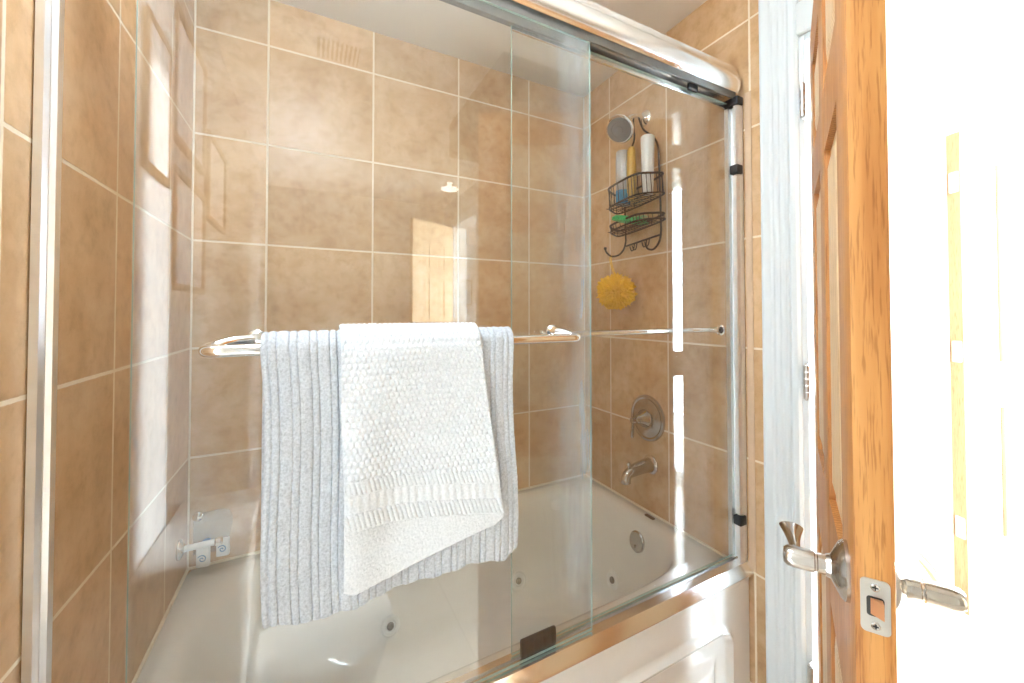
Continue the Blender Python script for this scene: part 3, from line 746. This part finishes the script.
for i, (dx, dz, dy, h, lab) in enumerate(((-.018, -.088, -.030, .062, 'small white packet with blue swirl and blue cap under the chrome wall post'), (.030, -.072, -.020, .054, 'small white packet with blue swirl in the right side of clear pouch'))):
    pk = empty('toiletry_bottle', lab, 'bottle', (.063+dx, dy, .612+dz), math.radians(-8), group='small toiletries in the tub corner')
    B = bmesh.new(); box(B, -.017, .017, -.009, .009, 0, h, .005, 3); bd = obj('bottle_body', B, M_white, pk)
    B = bmesh.new()
    sp = [((.0015+.0026*a)*math.cos(a*2.2), -.0095, h*.45+(.0015+.0026*a)*math.sin(a*2.2)) for a in [k*.14 for k in range(30)]]
    tube(B, sp, .0013, 6); obj('swirl_print', B, M_blue, bd)
    if i == 0:
        B = bmesh.new(); lathe(B, [(0.008, 0), (.011, .002), (.011, .016), (.009, .019), (0, .019)], (0.008, 0, h), (0, 0, 1), 20); obj('cap', B, M_bluecap, pk)['label'] = 'blue cap'

# ------------------------------------------------------------------ bathroom door (oak) with levers
DA = math.atan2(-.363, -.650)
dr = empty('door_1', 'honey oak panelled door standing open, its edge towards the room', 'door', (1.507, -1.055, 0), DA, kind='structure')
DWD, DTH, DH = .7445, .035, 2.032
def door_leaf(par, Wd, Th, H, m, mp, z0=.012, grooves=None):
    B = bmesh.new()
    rows = [(.23, .80), (.98, 1.60), (1.71, 1.92)]; st = .112; mid = .10
    cols = [(st, (Wd-mid)/2), ((Wd+mid)/2, Wd-st)]
    # stiles and rails
    box(B, 0, st, 0, Th, z0, H, .0015); box(B, Wd-st, Wd, 0, Th, z0, H, .0015); box(B, (Wd-mid)/2, (Wd+mid)/2, 0, Th, z0, H, .0015)
    zr = [z0]+[z for r_ in rows for z in r_]+[H]
    for i in range(0, len(zr), 2):
        for c0, c1 in cols: box(B, c0, c1, .0002, Th-.0002, zr[i], zr[i+1])
    lf_ = obj('leaf', B, m, par)
    for r0, r1 in rows:
        for c0, c1 in cols:
            B = bmesh.new()
            for y0, y1, y2 in ((Th*.5, .010, .002), (Th*.5, Th-.010, Th-.002)):
                q = [(c0, c1, r0, r1, y0), (c0, c1, r0, r1, y1), (c0+.008, c1-.008, r0+.008, r1-.008, y1), (c0+.045, c1-.045, r0+.045, r1-.045, y2)]
                vs = [[B.verts.new((a, y, c)) for a, c in ((x0, za), (x1, za), (x1, zb), (x0, zb))] for x0, x1, za, zb, y in q]
                for A, C_ in zip(vs, vs[1:]):
                    for k in range(4): B.faces.new((A[k], A[(k+1) % 4], C_[(k+1) % 4], C_[k]))
                B.faces.new(vs[-1])
            obj('raised_panel', B, mp, par, smooth=False)
    return lf_
door_leaf(dr, DWD, DTH, DH, M_oak, M_oakp)
HZ, HXL = .994, DWD-.060
# latch plate on the edge
B = bmesh.new(); prism(B, rrect(DTH/2, HZ, .0127, .0285, .005), (DWD, 0, 0), (1, 0, 0), (0, 1, 0), (0, 0, 1), .0016)
lp = obj('latch_plate', B, M_steel, dr, smooth=False); lp['label'] = 'satin metal latch plate with two screws'
for dz in (-.0205, .0205):
    B = bmesh.new(); lathe(B, [(.0042, 0), (.0042, .0012), (.0032, .0018), (0, .0012)], (DWD+.0012, DTH/2, HZ+dz), (1, 0, 0), 20)
    s_ = obj('screw', B, M_nick, lp)
    B = bmesh.new(); box(B, DWD+.0028, DWD+.0031, DTH/2-.0026, DTH/2+.0026, HZ+dz-.0005, HZ+dz+.0005); box(B, DWD+.0028, DWD+.0031, DTH/2-.0005, DTH/2+.0005, HZ+dz-.0026, HZ+dz+.0026)
    # cross slot merges into the screw look
    o = obj('screw_slot', B, M_hole, lp, smooth=False)
B = bmesh.new(); prism(B, rrect(DTH/2, HZ, .0075, .0105, .003), (DWD+.0012, 0, 0), (1, 0, 0), (0, 1, 0), (0, 0, 1), .0007); obj('bolt_opening', B, M_hole, lp, smooth=False)
B = bmesh.new()
A = [(DWD+.0008, DTH/2-.0055), (DWD+.010, DTH/2+.0062), (DWD+.0008, DTH/2+.0062)]
vs0 = [B.verts.new((x, y, HZ-.0085)) for x, y in A]; vs1 = [B.verts.new((x, y, HZ+.0085)) for x, y in A]
B.faces.new(vs0); B.faces.new(vs1[::-1])
for k in range(3): B.faces.new((vs0[k], vs0[(k+1) % 3], vs1[(k+1) % 3], vs1[k]))
obj('latch_bolt', B, M_copper, lp, smooth=False)['label'] = 'copper coloured latch bolt'
def lever(side):
    y0 = 0 if side < 0 else DTH
    B = bmesh.new(); lathe(B, [(.034, 0), (.034, .004), (.031, .008), (.022, .013), (.014, .017), (.0125, .022), (0, .022)], (HXL, y0, HZ), (0, side, 0), 40)
    ro = obj('door_handle', B, M_nick, dr); ro['label'] = 'brushed nickel lever on a round rose'
    B = bmesh.new(); lathe(B, [(.0115, .022), (.0115, .030), (.0105, .031), (.0105, .033), (.0125, .034), (.0130, .056), (.0120, .063), (.009, .067), (0, .068)], (HXL, y0, HZ), (0, side, 0), 28)
    # flaring blade towards the hinge side
    secs = []
    for k in range(13):
        t = k/12; x = HXL+.006-.090*t; hh_ = .011-.0040*t+.006*math.sin(t*PI)*0; th = .0075-.003*math.sin(t*PI)+.008*t**1.6; yo = y0+side*(.052+.006*t)
        secs.append([B.verts.new((x, yo+th*math.cos(a)*side, HZ+hh_*math.sin(a))) for a in [2*PI*i/16 for i in range(16)]])
    for a, b_ in zip(secs, secs[1:]):
        for k in range(16): B.faces.new((a[k], a[(k+1) % 16], b_[(k+1) % 16], b_[k]))
    B.faces.new(secs[0]); B.faces.new(secs[-1][::-1])
    obj('lever', B, M_nick, ro)
lever(-1); lever(1)
# hinges of the bathroom door: knuckle and leaf screwed to the lining, proud of the casing
for z in (1.883, 1.125, .333):
    B = bmesh.new(); hx, hy = 1.4910, DY0-.0085
    for k in range(5): tube(B, [(hx, hy, z-.045+.018*k+.0005), (hx, hy, z-.045+.018*k+.0170)], .0072, 14)
    for sg in (-1, 1): lathe(B, [(.0035, 0), (.0045, .003), (0, .006)], (hx, hy, z+sg*.045), (0, 0, sg), 12)
    box(B, hx+.003, hx+.042, DY0-.0035, DY0-.0005, z-.045, z+.045, .0008)
    for k in range(4): box(B, hx+.0052, hx+.0085, DY0-.0045, DY0-.003, z-.034+.018*k, z-.028+.018*k)
    for dx, dz in ((.022, .03), (.013, 0), (.022, -.03)): lathe(B, [(.004, 0), (.003, .001), (0, .0012)], (hx+dx, DY0-.0035, z+dz), (0, -1, 0), 12)
    o = obj('hinge', B, M_steel, bpy.data.objects['trim_2'])

# hall door
va = math.radians(74.6+35)
hd_dir = (math.sin(va), math.cos(va))
d2 = empty('door_2', 'oak door ajar in bright hall, face coloured white as glare, hinge edge showing', 'door', (2.735, -1.022, 0), math.atan2(hd_dir[1], hd_dir[0]), kind='structure')
# local x along leaf, local y to its left; visible face is on -y side
B = bmesh.new(); box(B, .004, .76, 0, .050, .048, 2.080, .001); lf2 = obj('leaf', B, M_paint, d2)  # oak leaf coloured white to stand for its blown-out glare
B = bmesh.new(); box(B, 0, .0038, .001, .049, .048, 2.079, .0005); obj('hinge_edge', B, M_oakh, d2)['label'] = 'oak hinge edge'
for z0, z1 in ((1.10, 1.945), (.36, .905)):
    for x in (.185,):
        B = bmesh.new(); box(B, x, x+.022, -.003, .001, z0, z1, .0008); obj('panel_moulding', B, M_groove, d2)['label'] = 'thin oak panel groove'
for z in (1.867, 1.143, .402):
    B = bmesh.new(); prism(B, rrect(.022, 0, .018, .045, .006), (-.0002, 0, z), (-1, 0, 0), (0, 1, 0), (0, 0, 1), .003)
    tube(B, [(-.006, .052, z-.045), (-.006, .052, z+.045)], .006, 12)
    box(B, -.003, .0, .055, .085, z-.045, z+.045, .001)
    obj('hinge', B, M_steel, d2)
# second bathroom-side door (mirrored in the glass)
d3 = empty('door_3', 'oak panelled door ajar at the far doorway, mirrored in glass', 'door', (1.50, -3.745, 0), math.atan2(.245, -.42), kind='structure')
door_leaf(d3, .49, .035, 2.11, M_oakp, M_oakp)

# ------------------------------------------------------------------ things seen mirrored in the glass
frs = [(-1.22, -1.377, 1.618, 1.985, 'white matted brown picture frame on added pale strip, nearest the tub'), (-1.443, -1.805, 1.78, 2.15, 'brown picture frame, upper one above the toilet'),
       (-1.452, -1.815, 1.374, 1.71, 'brown picture frame, lower one above the toilet'), (-1.858, -2.19, 1.644, 1.965, 'brown picture frame, farthest from the tub')]
frs[0] = (-1.195, -1.377, 1.622, 1.972, frs[0][4])
for i, (ya, yb, z0, z1, lab) in enumerate(frs):
    xo = .0125 if i == 0 else -.0015
    e = empty('picture_frame', lab, 'picture', (xo, (ya+yb)/2, z0), group='picture frames on the left wall')
    B = bmesh.new(); hw = abs(ya-yb)/2; h = z1-z0; w = .020; fd = .011 if i == 0 else .016
    for a, b_, c, d in ((-hw, hw, 0, w), (-hw, hw, h-w, h), (-hw, -hw+w, w, h-w), (hw-w, hw, w, h-w)): box(B, 0, fd, a, b_, c, d, .003)
    obj('frame', B, M_frame, e)
    B = bmesh.new(); box(B, 0.001, .0085, -hw+w, hw-w, w, h-w); obj('print', B, M_mat, e, smooth=False)
pe = empty('picture_frame', 'thin dark picture frame in hall, mirrored through second doorway', 'picture', (2.43, -6.198, 1.43))
B = bmesh.new()
for a, b_, c, d in ((-.16, .16, 0, .018), (-.16, .16, .382, .40), (-.16, -.142, .018, .382), (.142, .16, .018, .382)): box(B, a, b_, 0, .018, c, d, .002)
obj('frame', B, M_frame, pe)
B = bmesh.new(); box(B, -.142, .142, .001, .008, .018, .382); obj('print', B, M_mat, pe, smooth=False)
# ceiling vent
ve = empty('ceiling_vent', 'square slatted exhaust grille on the ceiling, mirrored in the glass', 'vent', (.425, -1.88, CEIL))
B = bmesh.new()
for a, b_, c, d in ((-.09, .09, -.09, -.078), (-.09, .09, .078, .09), (-.09, -.078, -.078, .078), (.078, .09, -.078, .078)): box(B, a, b_, c, d, -.014, 0, .003)
obj('grille_frame', B, M_white, ve)
B = bmesh.new()
for k in range(9): box(B, -.068+k*.0165, -.060+k*.0165, -.078, .078, -.012, -.002, .002)
obj('slat', B, M_white, ve)
B = bmesh.new(); box(B, -.078, .078, -.078, .078, -.0015, 0); obj('backing', B, M_taupe, ve, smooth=False)
# ceiling lamps; the bright unseen one is added to fill the tub alcove
Mlamp, t_, b_, N_, K_ = nt('fill_lamp_glow'); b_.inputs['Emission Color'].default_value = (.70, .85, 1, 1); b_.inputs['Emission Strength'].default_value = 32
Mlamp2, t_, b_, N_, K_ = nt('frosted_lamp_glass_dim'); b_.inputs['Emission Color'].default_value = (1, .93, .85, 1); b_.inputs['Emission Strength'].default_value = 3
for lx, ly, m_, k_, lab in ((.27, -1.02, Mlamp, 1.0, 'unseen round fill lamp added on the ceiling just outside the tub'), (1.33, -3.3, Mlamp2, .55, 'small frosted ceiling lamp at far end of the bathroom')):
    cl = empty('ceiling_or_fill_light', lab, 'ceiling lamp', (lx, ly, CEIL))
    B = bmesh.new(); lathe(B, [(.075*k_, 0), (.075*k_, -.012), (.06*k_, -.02), (.045*k_, -.04), (0, -.04)], (0, 0, 0), (0, 0, 1), 36); obj('base', B, M_chrome, cl)
    B = bmesh.new(); lathe(B, [(.05*k_, -.041)]+[(k_*.13*math.sin(a), -.041-k_*.030*(1-math.cos(a))) for a in [PI*(.12+.88*q/14) for q in range(14)]]+[(0, -.041-k_*.060)], (0, 0, 0), (0, 0, 1), 40); obj('shade', B, m_, cl)
# toilet
to = empty('toilet', 'white toilet beside the tub, its closed lid mirrored in the glass', 'toilet', (.0, -1.37, 0))
B = bmesh.new(); box(B, .016, .20, -.19, .19, .38, .74, .02, 3); obj('tank', B, M_porc, to)
B = bmesh.new(); box(B, .013, .208, -.20, .20, .7405, .775, .008, 3); obj('tank_lid', B, M_porc, to)
B = bmesh.new()
sp = [(.05, .50, .10, 0, 4), (.06, .49, .095, .10, 4), (.06, .50, .11, .22, 3), (.06, .54, .165, .34, 2.4), (.06, .55, .18, .395, 2.3)]
rr_ = []
for x0, x1, hw, z, n in sp:
    rr_.append(ring(B, x0, x1, -hw, hw, z, n, 64))
for a, b2 in zip(rr_, rr_[1:]):
    for k in range(64): B.faces.new((a[k], a[(k+1) % 64], b2[(k+1) % 64], b2[k]))
B.faces.new(rr_[0][::-1]); B.faces.new(rr_[-1]); obj('bowl', B, M_porc, to)
B = bmesh.new(); rr_ = [ring(B, .209+i, .555-i, -.187+i, .187-i, z, 2.3, 64) for i, z in ((.004, .3955), (0, .40), (0, .415), (.008, .424), (.05, .427))]
for a, b2 in zip(rr_, rr_[1:]):
    for k in range(64): B.faces.new((a[k], a[(k+1) % 64], b2[(k+1) % 64], b2[k]))
B.faces.new(rr_[0][::-1]); B.faces.new(rr_[-1]); obj('lid', B, M_porc, to)

S.cycles.max_bounces = 14; S.cycles.transparent_max_bounces = 24; S.cycles.diffuse_bounces = 6; S.cycles.glossy_bounces = 6
S.cycles.sample_clamp_indirect = 20
